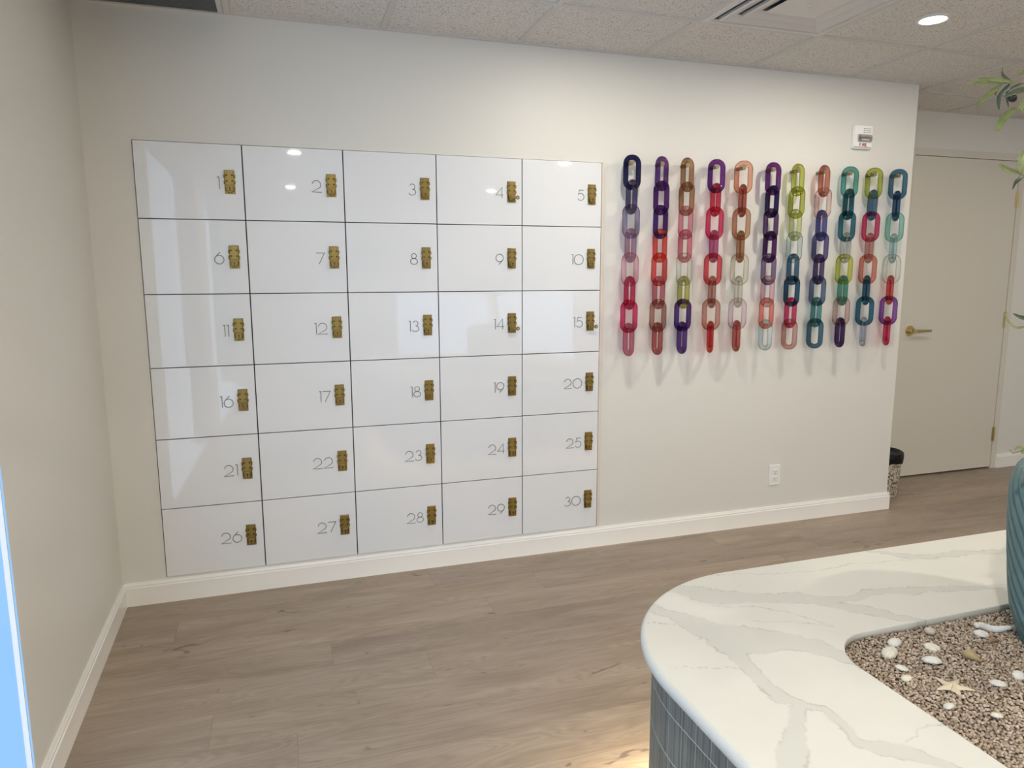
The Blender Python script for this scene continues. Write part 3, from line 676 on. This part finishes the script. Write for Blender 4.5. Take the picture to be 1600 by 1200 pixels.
# keep inside the rounded hole
rr = .114; dx = np.maximum(np.maximum(KX0+rr-gx, gx-(KX1-rr)), 0); dy = np.maximum(np.maximum(KY0+rr-gy, gy-(KY1-rr)), 0)
ok = (np.hypot(dx, dy) < rr-.004) & (gx > KX0+.003) & (gx < KX1-.003) & (gy > KY0+.003) & (gy < KY1-.003) & (np.hypot(gx-2.368, gy+2.299) > .14); gx = gx[ok]; gy = gy[ok]; ng = gx.size
bmi = B(); bmesh.ops.create_icosphere(bmi, subdivisions=1, radius=1); iv = np.array([v.co[:] for v in bmi.verts]); bmi.faces.ensure_lookup_table(); fi = np.array([[v.index for v in f.verts] for f in bmi.faces]); bmi.free()
sc = rg.uniform(.0028, .0044, (ng, 1, 1))*rg.uniform(.75, 1.15, (ng, 1, 3)); sc[:, :, 2] *= .75
vv = iv[None]*sc*rg.uniform(.82, 1.1, (ng, 12, 1)); an_ = rg.uniform(0, 2*PI, ng); ca, sa = np.cos(an_)[:, None], np.sin(an_)[:, None]
x_ = vv[:, :, 0]*ca-vv[:, :, 1]*sa; y_ = vv[:, :, 0]*sa+vv[:, :, 1]*ca; tl_ = rg.uniform(-.4, .4, (ng, 1)); z_ = vv[:, :, 2]+x_*tl_
und = np.array([noise.noise(Vector((a*9, b__*9, 0))) for a, b__ in zip(gx, gy)])*.0035
zz = ZC-.0140+und+rg.uniform(-.0018, .0018, ng)
vv = np.stack([x_+(gx-OX)[:, None], y_+(gy-OY)[:, None], z_+zz[:, None]], 2).reshape(-1, 3)
ff = (fi[None]+(np.arange(ng)*12)[:, None, None]).reshape(-1, 3)
me = bpy.data.meshes.new('gravel'); me.vertices.add(len(vv)); me.vertices.foreach_set('co', vv.ravel()); me.loops.add(ff.size); me.loops.foreach_set('vertex_index', ff.ravel().astype(np.int32))
me.polygons.add(len(ff)); me.polygons.foreach_set('loop_start', np.arange(0, ff.size, 3, dtype=np.int32)); me.polygons.foreach_set('loop_total', np.full(len(ff), 3, dtype=np.int32)); me.update(calc_edges=True)
at = me.attributes.new('tone', 'FLOAT', 'POINT'); at.data.foreach_set('value', np.repeat(rg.random(ng), 12).astype(np.float32))
m = mat('pea_gravel', (.4, .33, .26), .75); a = nd(m, 'ShaderNodeAttribute', attribute_name='tone')
lk(m, ramp(m, a.outputs['Fac'], [(0, (.25, .185, .13)), (.3, (.37, .285, .205)), (.7, (.48, .385, .29)), (1, (.60, .50, .40))]), bsdf(m).inputs['Base Color'])
me.materials.append(m)
go = obj('gravel', me, None, loc=(OX, OY, 0)); tag(go, 'small beige brown gravel filling the recess in the stone top', 'gravel'); go['kind'] = 'stuff'
b = B(); box(b, KX0-OX+.001, KX1-OX-.001, KY0-OY+.001, KY1-OY-.001, ZC-.0304, ZC-.0195); obj('gravel_bed', b, mat('gravel_bed', (.20, .15, .11), .9), go)

# ---------------- shells and other finds on the gravel ----------------
ZS = ZC-.0100
M_shell = mat('white_shell', (.72, .69, .62), .4); M_shellw = mat('cream_shell', (.72, .67, .54), .4); M_shellp = mat('pale_shell', (.70, .66, .60), .4)
def clam_mesh(s, ribs=9, elong=1.25):
    bm = B(); n, k = 36, 9; rings = []
    for j in range(k+1):
        f = j/k; ring = []
        for i in range(n):
            a = 2*PI*i/n; rr_ = s*(.5+.03*math.cos(a*ribs)*f)*f; hx_ = math.cos(a)*rr_*elong; hy_ = math.sin(a)*rr_*(1.0 if math.sin(a) > 0 else .82)
            z = s*.30*math.sqrt(max(0, 1-f*f))*(1+.04*math.cos(a*ribs))
            ring.append(bm.verts.new((hx_, hy_-.12*s*(1-f), z)))
        rings.append(ring)
    for a_, b_ in zip(rings, rings[1:]):
        for i in range(n): bm.faces.new((a_[i], a_[(i+1) % n], b_[(i+1) % n], b_[i]))
    bm.faces.new(rings[-1][::-1]); bmesh.ops.remove_doubles(bm, verts=bm.verts, dist=1e-5)
    return bm
SH = [(1.9235, -2.1453, 0.0348, .5, M_shellw, 'largest cream clam shell near the rounded gravel corner'), (1.9655, -2.1165, 0.0288, .3, M_shell, 'white clam shell just behind the largest clam shell'),
      (2.0243, -2.1549, 0.0264, 2.3, M_shellw, 'cream shell in front of the spiral snail shell'), (1.9787, -2.1957, 0.0300, 2.4, M_shell, 'white shell in the middle, between the snail shell and starfish'),
      (1.8983, -2.1981, 0.0204, 2.4, M_shell, 'small white shell in front of the largest clam shell'), (1.8779, -2.2293, 0.0204, .2, M_shellw, 'small cream shell left of the starfish, nearer the stone edge'),
      (1.8767, -2.3229, 0.0186, .1, M_shell, 'small white shell in front of the starfish near the stone edge'), (1.9319, -2.3709, 0.0198, .0, M_shellw, 'yellowish small shell nearest the bottom right corner'),
      (2.0279, -2.2977, 0.0240, 2.2, M_shell, 'white oval shell to the right of the starfish'), (2.0939, -2.2893, 0.0252, .4, M_shell, 'white shell farthest right, at the edge of the picture'),
      (2.1743, -2.1453, 0.0252, 2.2, M_shellp, 'pale grey shell chip left of the white driftwood piece')]
for x, y, s, a, mm, lb in SH:
    o = obj('seashell', clam_mesh(s*1.0), mm, loc=(x, y, ZS-.001), smooth=True); o.rotation_euler = (random.uniform(-.2, .2), random.uniform(-.2, .2), a); tag(o, lb, 'seashell', 'seashells on the gravel')
# snail shell
bm = B(); pts = []; rad = []
for i in range(70):
    f = i/69; a = f*2*PI*2.6; r = .0088*(1-f)**.9+.0004; pts.append((math.cos(a)*r*.62, math.sin(a)*r*.62, .0035+.006*f)); rad.append(.0052*(1-f)**.85+.0006)
tube(bm, pts, rad, 12); o = obj('snail_shell', bm, mat('snail', (.55, .46, .38), .4), loc=(2.0687, -2.1105, ZS+.001), smooth=True); o.scale = (1.2,)*3; tag(o, 'brownish spiral snail shell near the far gravel edge', 'snail shell')
# amber cone shell
bm = B(); tube(bm, [(-.013, 0, .006), (-.006, .001, .008), (.004, 0, .007), (.016, -.002, .002)], [.004, .0085, .007, .0008], 12); o = obj('cone_shell', bm, mat('amber_shell', (.40, .29, .15), .35), loc=(2.0579, -2.2161, ZS), smooth=True); o.rotation_euler.z = -1.0; o.scale = (1.2,)*3; tag(o, 'translucent amber brown shell between the starfish and the pot', 'seashell')
bm = B(); tube(bm, [(-.012, 0, .003), (-.004, .002, .005), (.005, -.001, .005), (.012, 0, .003)], [.002, .004, .0035, .0015], 8); o = obj('driftwood_chip', bm, mat('brown_chip', (.30, .17, .09), .6), loc=(2.1635, -2.1813, ZS), smooth=True); o.scale = (1.2,)*3; tag(o, 'small reddish brown chip in front of the pale shell chip', 'driftwood')
# white driftwood
bm = B(); pts = []; rad = []
for i in range(22):
    f = i/21; pts.append((-.030+.075*f, .004*math.sin(f*7), .004+.003*math.sin(f*9+1))); rad.append((.003+.0035*math.sin(PI*min(1, f*1.1+.12)))*(1+.07*math.sin(i*2.1)))
tube(bm, pts, rad, 10); o = obj('driftwood', bm, mat('bleached_wood', (.74, .72, .68), .7), loc=(2.2120, -2.1400, ZS+.001), smooth=True); o.rotation_euler.z = -.4; o.scale = (1.2,)*3; tag(o, 'white bleached driftwood piece lying against the teal pot', 'driftwood')
# starfish
def star_mesh(R):
    bm = B(); arms = [(-41, 1.05), (27, .95), (103, 1.0), (180, 1.1), (246, .9)]; n = 9; outer_ = []; 
    c = bm.verts.new((0, 0, R*.20)); mid = []
    bot = bm.verts.new((0, 0, -.001)); ring = []
    for k, (ad, ln) in enumerate(arms):
        a = math.radians(ad); nx = math.radians(arms[(k+1) % 5][0] + (360 if k == 4 else 0)); va_ = (a+nx)/2
        d = Vector((math.cos(a), math.sin(a), 0)); p = Vector((-d.y, d.x, 0)); seq_r = []; seq_l = []
        for f, wd in ((.38, .25), (.58, .17), (.76, .115), (.92, .075), (1.0, .025)):
            ce = d*R*ln*f + p*R*.10*math.sin(f*3+k)*f
            seq_r.append(bm.verts.new(ce-p*R*wd)); seq_l.append(bm.verts.new(ce+p*R*wd))
            mid.append((k, f, bm.verts.new(ce+Vector((0, 0, R*(.16-.11*f))))))
        ms = [v for kk, f, v in mid if kk == k]
        for a1, a2, b1, b2 in zip(seq_r, seq_r[1:], ms, ms[1:]): bm.faces.new((a1, a2, b2, b1))
        for a1, a2, b1, b2 in zip(ms, ms[1:], seq_l, seq_l[1:]): bm.faces.new((a1, a2, b2, b1))
        bm.faces.new((seq_r[-1], seq_l[-1], ms[-1]))
        vl = bm.verts.new((math.cos(va_)*R*.42, math.sin(va_)*R*.42, 0))
        ring.append((seq_r[0], ms[0], seq_l[0], vl))
    for k in range(5):
        r0, m0, l0, v0 = ring[k]; r1, m1, l1, v1 = ring[(k+1) % 5]
        bm.faces.new((c, r0, m0)); bm.faces.new((c, m0, l0)); bm.faces.new((c, l0, v0)); bm.faces.new((c, v0, r1))
    bmesh.ops.subdivide_edges(bm, edges=bm.edges, cuts=2, use_grid_fill=True)
    for v in bm.verts: v.co += Vector((0, 0, 1))*.0012*noise.noise(v.co*420)
    return bm
o = obj('starfish', star_mesh(.0345), mat('starfish_skin', (.62, .53, .37), .7), loc=(1.9367, -2.2785, ZS+.0005), smooth=True); tag(o, 'cream yellow five-armed starfish lying on the gravel', 'starfish')

# ---------------- pot and olive tree ----------------
PX, PY = 2.3676, -2.2989
pot = thing('plant_pot', 'teal glazed pot with slanted fluting standing in the gravel', 'plant pot', (PX, PY, ZC-.026))
prof = [(0.1464, 0), (0.1680, 0.0072), (0.1800, 0.0420), (0.1920, 0.0780), (0.1992, 0.1260), (0.2040, 0.1740), (0.2088, 0.2256), (0.2124, 0.2784), (0.2136, 0.3216), (0.2136, 0.3480), (0.2088, 0.3744), (0.2016, 0.3912), (0.1920, 0.3972), (0.1836, 0.3912), (0.1800, 0.3600), (0.1776, 0.3240)]
bm = B(); n = 480; rings = []
Pz = np.array([p[1] for p in prof]); Pr = np.array([p[0] for p in prof]); S = np.r_[0, np.cumsum(np.hypot(np.diff(Pz), np.diff(Pr)))]; ss = np.linspace(0, S[-1], 150)
for s in ss:
    r = np.interp(s, S, Pr); z = np.interp(s, S, Pz); amp = .0046*min(1, s/.02)*(1 if s < .41 else max(0, 1-(s-.41)/.024)); ring = []
    for i in range(n):
        a = 2*PI*i/n; q = r+amp*math.sin(a*38+z*150); ring.append(bm.verts.new((q*math.cos(a), q*math.sin(a), z)))
    rings.append(ring)
for a_, b_ in zip(rings, rings[1:]):
    for i in range(n): bm.faces.new((a_[i], a_[(i+1) % n], b_[(i+1) % n], b_[i]))
bm.faces.new(rings[0][::-1])
m = mat('teal_glaze', (.10, .20, .21), .45, Coat_Weight=.15, Coat_Roughness=.3)
lk(m, mixc(m, ntex(m, objco(m, (1, 1, .3)), 45, 4, .6), (.070, .125, .117), (.125, .200, .188)), bsdf(m).inputs['Base Color'])
obj('pot_body', bm, m, pot, smooth=True)
b = B(); cyl(b, (0, 0, .30), (0, 0, 1), .1785, .03, 48); obj('soil', b, mat('soil', (.04, .03, .022), .95), pot)
tree = thing('olive_tree', 'artificial olive tree with slim leaves growing in the teal pot', 'tree', (PX, PY, ZC+.30))
TO = Vector((PX, PY, ZC+.30))
trunk = [(2.3675, -2.2989, 0.8986),
 (2.4035, -2.3109, 1.0426),
 (2.3915, -2.3589, 1.2226),
 (2.4635, -2.3829, 1.4266),
 (2.4875, -2.4309, 1.6186),
 (2.5595, -2.4549, 1.8226),
 (2.5715, -2.5029, 2.0626),
 (2.6075, -2.5269, 2.2426)]
M_bark = mat('bark', (.16, .12, .085), .85)
bm = B(); tube(bm, [Vector(p)-TO for p in trunk], [.017, .016, .0145, .013, .012, .010, .007, .004], 10)
obj('trunk', bm, M_bark, tree, smooth=True)
LEAVES=[('g', [(2.0783, -2.1429, 1.7434), (2.0243, -2.1525, 1.7386), (1.9823, -2.1525, 1.7338)], 0.0068),
 ('g', [(2.0999, -2.1501, 1.7458), (2.0651, -2.1381, 1.7506), (2.0579, -2.1093, 1.759)], 0.0068),
 ('d', [(2.0987, -2.1489, 1.7458), (2.0819, -2.1417, 1.759), (2.0603, -2.1585, 1.7674)], 0.0064),
 ('g', [(2.0807, -2.1441, 1.741), (2.0351, -2.1585, 1.7182), (1.9883, -2.1741, 1.6882)], 0.0089),
 ('g', [(2.0699, -2.1429, 1.7302), (2.0795, -2.1333, 1.7278), (2.0915, -2.1249, 1.7266)], 0.0037),
 ('d', [(2.1071, -2.1393, 1.7458), (2.0987, -2.1273, 1.7242), (2.1083, -2.1213, 1.7014)], 0.0064),
 ('d', [(2.1299, -2.1465, 1.747), (2.1263, -2.1213, 1.7374), (2.1503, -2.1069, 1.7122)], 0.0053),
 ('d', [(2.1071, -2.1801, 1.7278), (2.0591, -2.1921, 1.7158), (2.0219, -2.1957, 1.7026)], 0.0095),
 ('g', [(2.1755, -2.1309, 1.777), (2.1611, -2.1261, 1.7746), (2.1467, -2.1225, 1.7686)], 0.0089),
 ('g', [(2.0807, -2.1777, 1.6918), (2.0339, -2.1921, 1.6666), (2.0075, -2.2005, 1.639)], 0.0115),
 ('g', [(2.1095, -2.1837, 1.7074), (2.0963, -2.1801, 1.7074), (2.0891, -2.1801, 1.6918), (2.0951, -2.1837, 1.681)], 0.0079),
 ('g', [(2.0795, -2.1969, 1.573), (2.0483, -2.1993, 1.5742), (2.0183, -2.2005, 1.585)], 0.0115),
 ('d', [(2.1083, -2.1813, 1.5658), (2.0951, -2.1789, 1.5586), (2.0891, -2.1789, 1.5442)], 0.0068),
 ('g', [(2.1023, -2.1969, 1.6162), (2.0735, -2.2029, 1.6006), (2.0699, -2.2065, 1.573), (2.0891, -2.2005, 1.567)], 0.0095),
 ('g', [(2.1119, -2.2269, 1.291), (2.0855, -2.2185, 1.285), (2.0699, -2.2125, 1.297), (2.0639, -2.2077, 1.315)], 0.005),
 ('d', [(2.1491, -2.1993, 1.2994), (2.1299, -2.1921, 1.3018), (2.1143, -2.1861, 1.3102)], 0.009),
 ('g', [(2.0927, -2.2593, 1.0546), (2.0771, -2.2521, 1.0618), (2.0699, -2.2509, 1.0558)], 0.0046),
 ('g', [(2.1059, -2.2617, 1.0654), (2.0903, -2.2581, 1.0546), (2.0795, -2.2557, 1.051)], 0.0079)]
STEMS=[[(2.0771, -2.1429, 1.7434), (2.0987, -2.1489, 1.7446), (2.1227, -2.1573, 1.7446), (2.1575, -2.1693, 1.7422), (2.2067, -2.1885, 1.7182)],
 [(2.0735, -2.1765, 1.6834), (2.0963, -2.1801, 1.7062), (2.1563, -2.1717, 1.7182), (2.2055, -2.1885, 1.7158)],
 [(2.0783, -2.1957, 1.573), (2.0855, -2.1993, 1.5682), (2.1335, -2.1909, 1.5598), (2.1983, -2.2125, 1.5526)],
 [(2.1083, -2.1813, 1.5658), (2.1191, -2.1837, 1.5706), (2.1335, -2.1909, 1.5598)],
 [(2.1107, -2.2269, 1.291), (2.1443, -2.2377, 1.2898), (2.1875, -2.2533, 1.2754)],
 [(2.1467, -2.1981, 1.2994), (2.1443, -2.2377, 1.2922), (2.1875, -2.2533, 1.2778)],
 [(2.0603, -2.2473, 1.0582), (2.0663, -2.2509, 1.051), (2.0867, -2.2569, 1.057), (2.1335, -2.2701, 1.0618)]]

def visible_side(p, mg=.045):     # to the right of the picture's right edge, with a margin
    return (p[0]-CX)*.593-(p[1]-CY)*.805 > mg
STEM_JOIN = [(2.5595, -2.4549, 1.8106),
 (2.5115, -2.4369, 1.7146),
 (2.4635, -2.3829, 1.4986),
 None,
 (2.3915, -2.3589, 1.2226),
 (2.3975, -2.3589, 1.2466),
 (2.3795, -2.3109, 0.9466)]
side_twigs = []
bm = B()
for s, jn in zip(STEMS, STEM_JOIN):
    pts = [Vector(p) for p in s] + ([Vector(jn)] if jn else [])
    if jn:
        a, c = pts[-2], pts[-1]; pts.insert(-1, (a+c)/2+Vector((0, 0, .02)))
    tube(bm, [p-TO for p in pts], [.0009+.0032*(i/(len(pts)-1))**1.5 for i in range(len(pts))], 7)
    if len(pts) > 3: side_twigs.append([p for p in pts if visible_side(p, .07)][:4])
rt_ = random.Random(11); hidden = []
for k in range(44):
    i = rt_.randrange(2, 7); a = Vector(trunk[i]).lerp(Vector(trunk[i+1]), rt_.random()); ang = rt_.uniform(-2.4, 1.1); d = Vector((math.cos(ang), math.sin(ang), rt_.uniform(.0, .9))).normalized(); ln = rt_.uniform(.18, .40)
    pts = [a + d*ln*f + Vector((0, 0, -.10*ln*f*f)) for f in (0, .25, .5, .75, 1)]
    pts = [p for p in pts if visible_side(p, .09) and p.z < 2.34]
    if len(pts) < 3: continue
    tube(bm, [p-TO for p in pts], [.0035-.0028*q/(len(pts)-1) for q in range(len(pts))], 6); hidden.append(pts)
hidden += [t_ for t_ in side_twigs if len(t_) > 1]
obj('branches', bm, mat('twig', (.20, .20, .11), .8), tree, smooth=True)
def leaf(bm, pts, wd, nrm):
    pts = [Vector(p) for p in pts]; 
    # smooth resample
    def cr(t):
        k = len(pts)-1; x = t*k; i = min(int(x), k-1); f = x-i; p0 = pts[max(i-1, 0)]; p1 = pts[i]; p2 = pts[i+1]; p3 = pts[min(i+2, k)]
        return .5*((2*p1)+(p2-p0)*f+(2*p0-5*p1+4*p2-p3)*f*f+(3*p1-p0-3*p2+p3)*f**3)
    n = 12; C_ = [cr(i/n) for i in range(n+1)]; rows = []
    for i, p in enumerate(C_):
        t = (C_[min(i+1, n)]-C_[max(i-1, 0)]).normalized(); s = t.cross(nrm).normalized(); f = i/n; q = wd*.5*max(.03, math.sin(PI*min(1, .04+.96*f)**.9)**.75); u = s.cross(t).normalized()
        rows.append([bm.verts.new(p-TO-s*q+u*q*.35), bm.verts.new(p-TO), bm.verts.new(p-TO+s*q+u*q*.35)])
    for a_, b_ in zip(rows, rows[1:]):
        bm.faces.new((a_[0], a_[1], b_[1], b_[0])); bm.faces.new((a_[1], a_[2], b_[2], b_[1]))
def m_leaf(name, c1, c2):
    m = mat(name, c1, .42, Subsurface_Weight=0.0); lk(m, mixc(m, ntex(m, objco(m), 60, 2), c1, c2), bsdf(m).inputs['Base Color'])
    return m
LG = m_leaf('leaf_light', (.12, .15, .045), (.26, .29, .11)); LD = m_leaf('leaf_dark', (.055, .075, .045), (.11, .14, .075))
rr2 = random.Random(3)
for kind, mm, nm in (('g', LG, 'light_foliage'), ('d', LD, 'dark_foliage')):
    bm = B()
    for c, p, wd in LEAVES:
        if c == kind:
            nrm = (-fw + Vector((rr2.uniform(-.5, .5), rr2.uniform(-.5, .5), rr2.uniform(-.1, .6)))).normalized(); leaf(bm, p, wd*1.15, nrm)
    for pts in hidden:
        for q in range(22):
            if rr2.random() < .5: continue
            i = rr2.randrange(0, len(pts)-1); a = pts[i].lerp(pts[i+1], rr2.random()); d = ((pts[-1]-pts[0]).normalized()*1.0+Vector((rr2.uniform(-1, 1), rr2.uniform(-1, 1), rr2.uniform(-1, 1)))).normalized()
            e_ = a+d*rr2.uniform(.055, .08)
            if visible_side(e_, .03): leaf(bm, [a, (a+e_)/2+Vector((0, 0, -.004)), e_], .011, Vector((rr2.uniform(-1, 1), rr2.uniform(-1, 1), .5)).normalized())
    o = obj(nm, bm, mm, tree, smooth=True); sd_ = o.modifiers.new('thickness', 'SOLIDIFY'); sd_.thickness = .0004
bm = B(); bmesh.ops.create_uvsphere(bm, u_segments=16, v_segments=10, radius=1, matrix=Matrix.Translation(Vector((2.0891, -2.1609, 1.7146))-TO) @ Matrix.Rotation(.5, 4, 'Y') @ Matrix.Diagonal((.0102, .0075, .0075, 1)))
obj('olive_fruit', bm, mat('olive', (.015, .018, .012), .3), tree, smooth=True)['label'] = 'black olive'
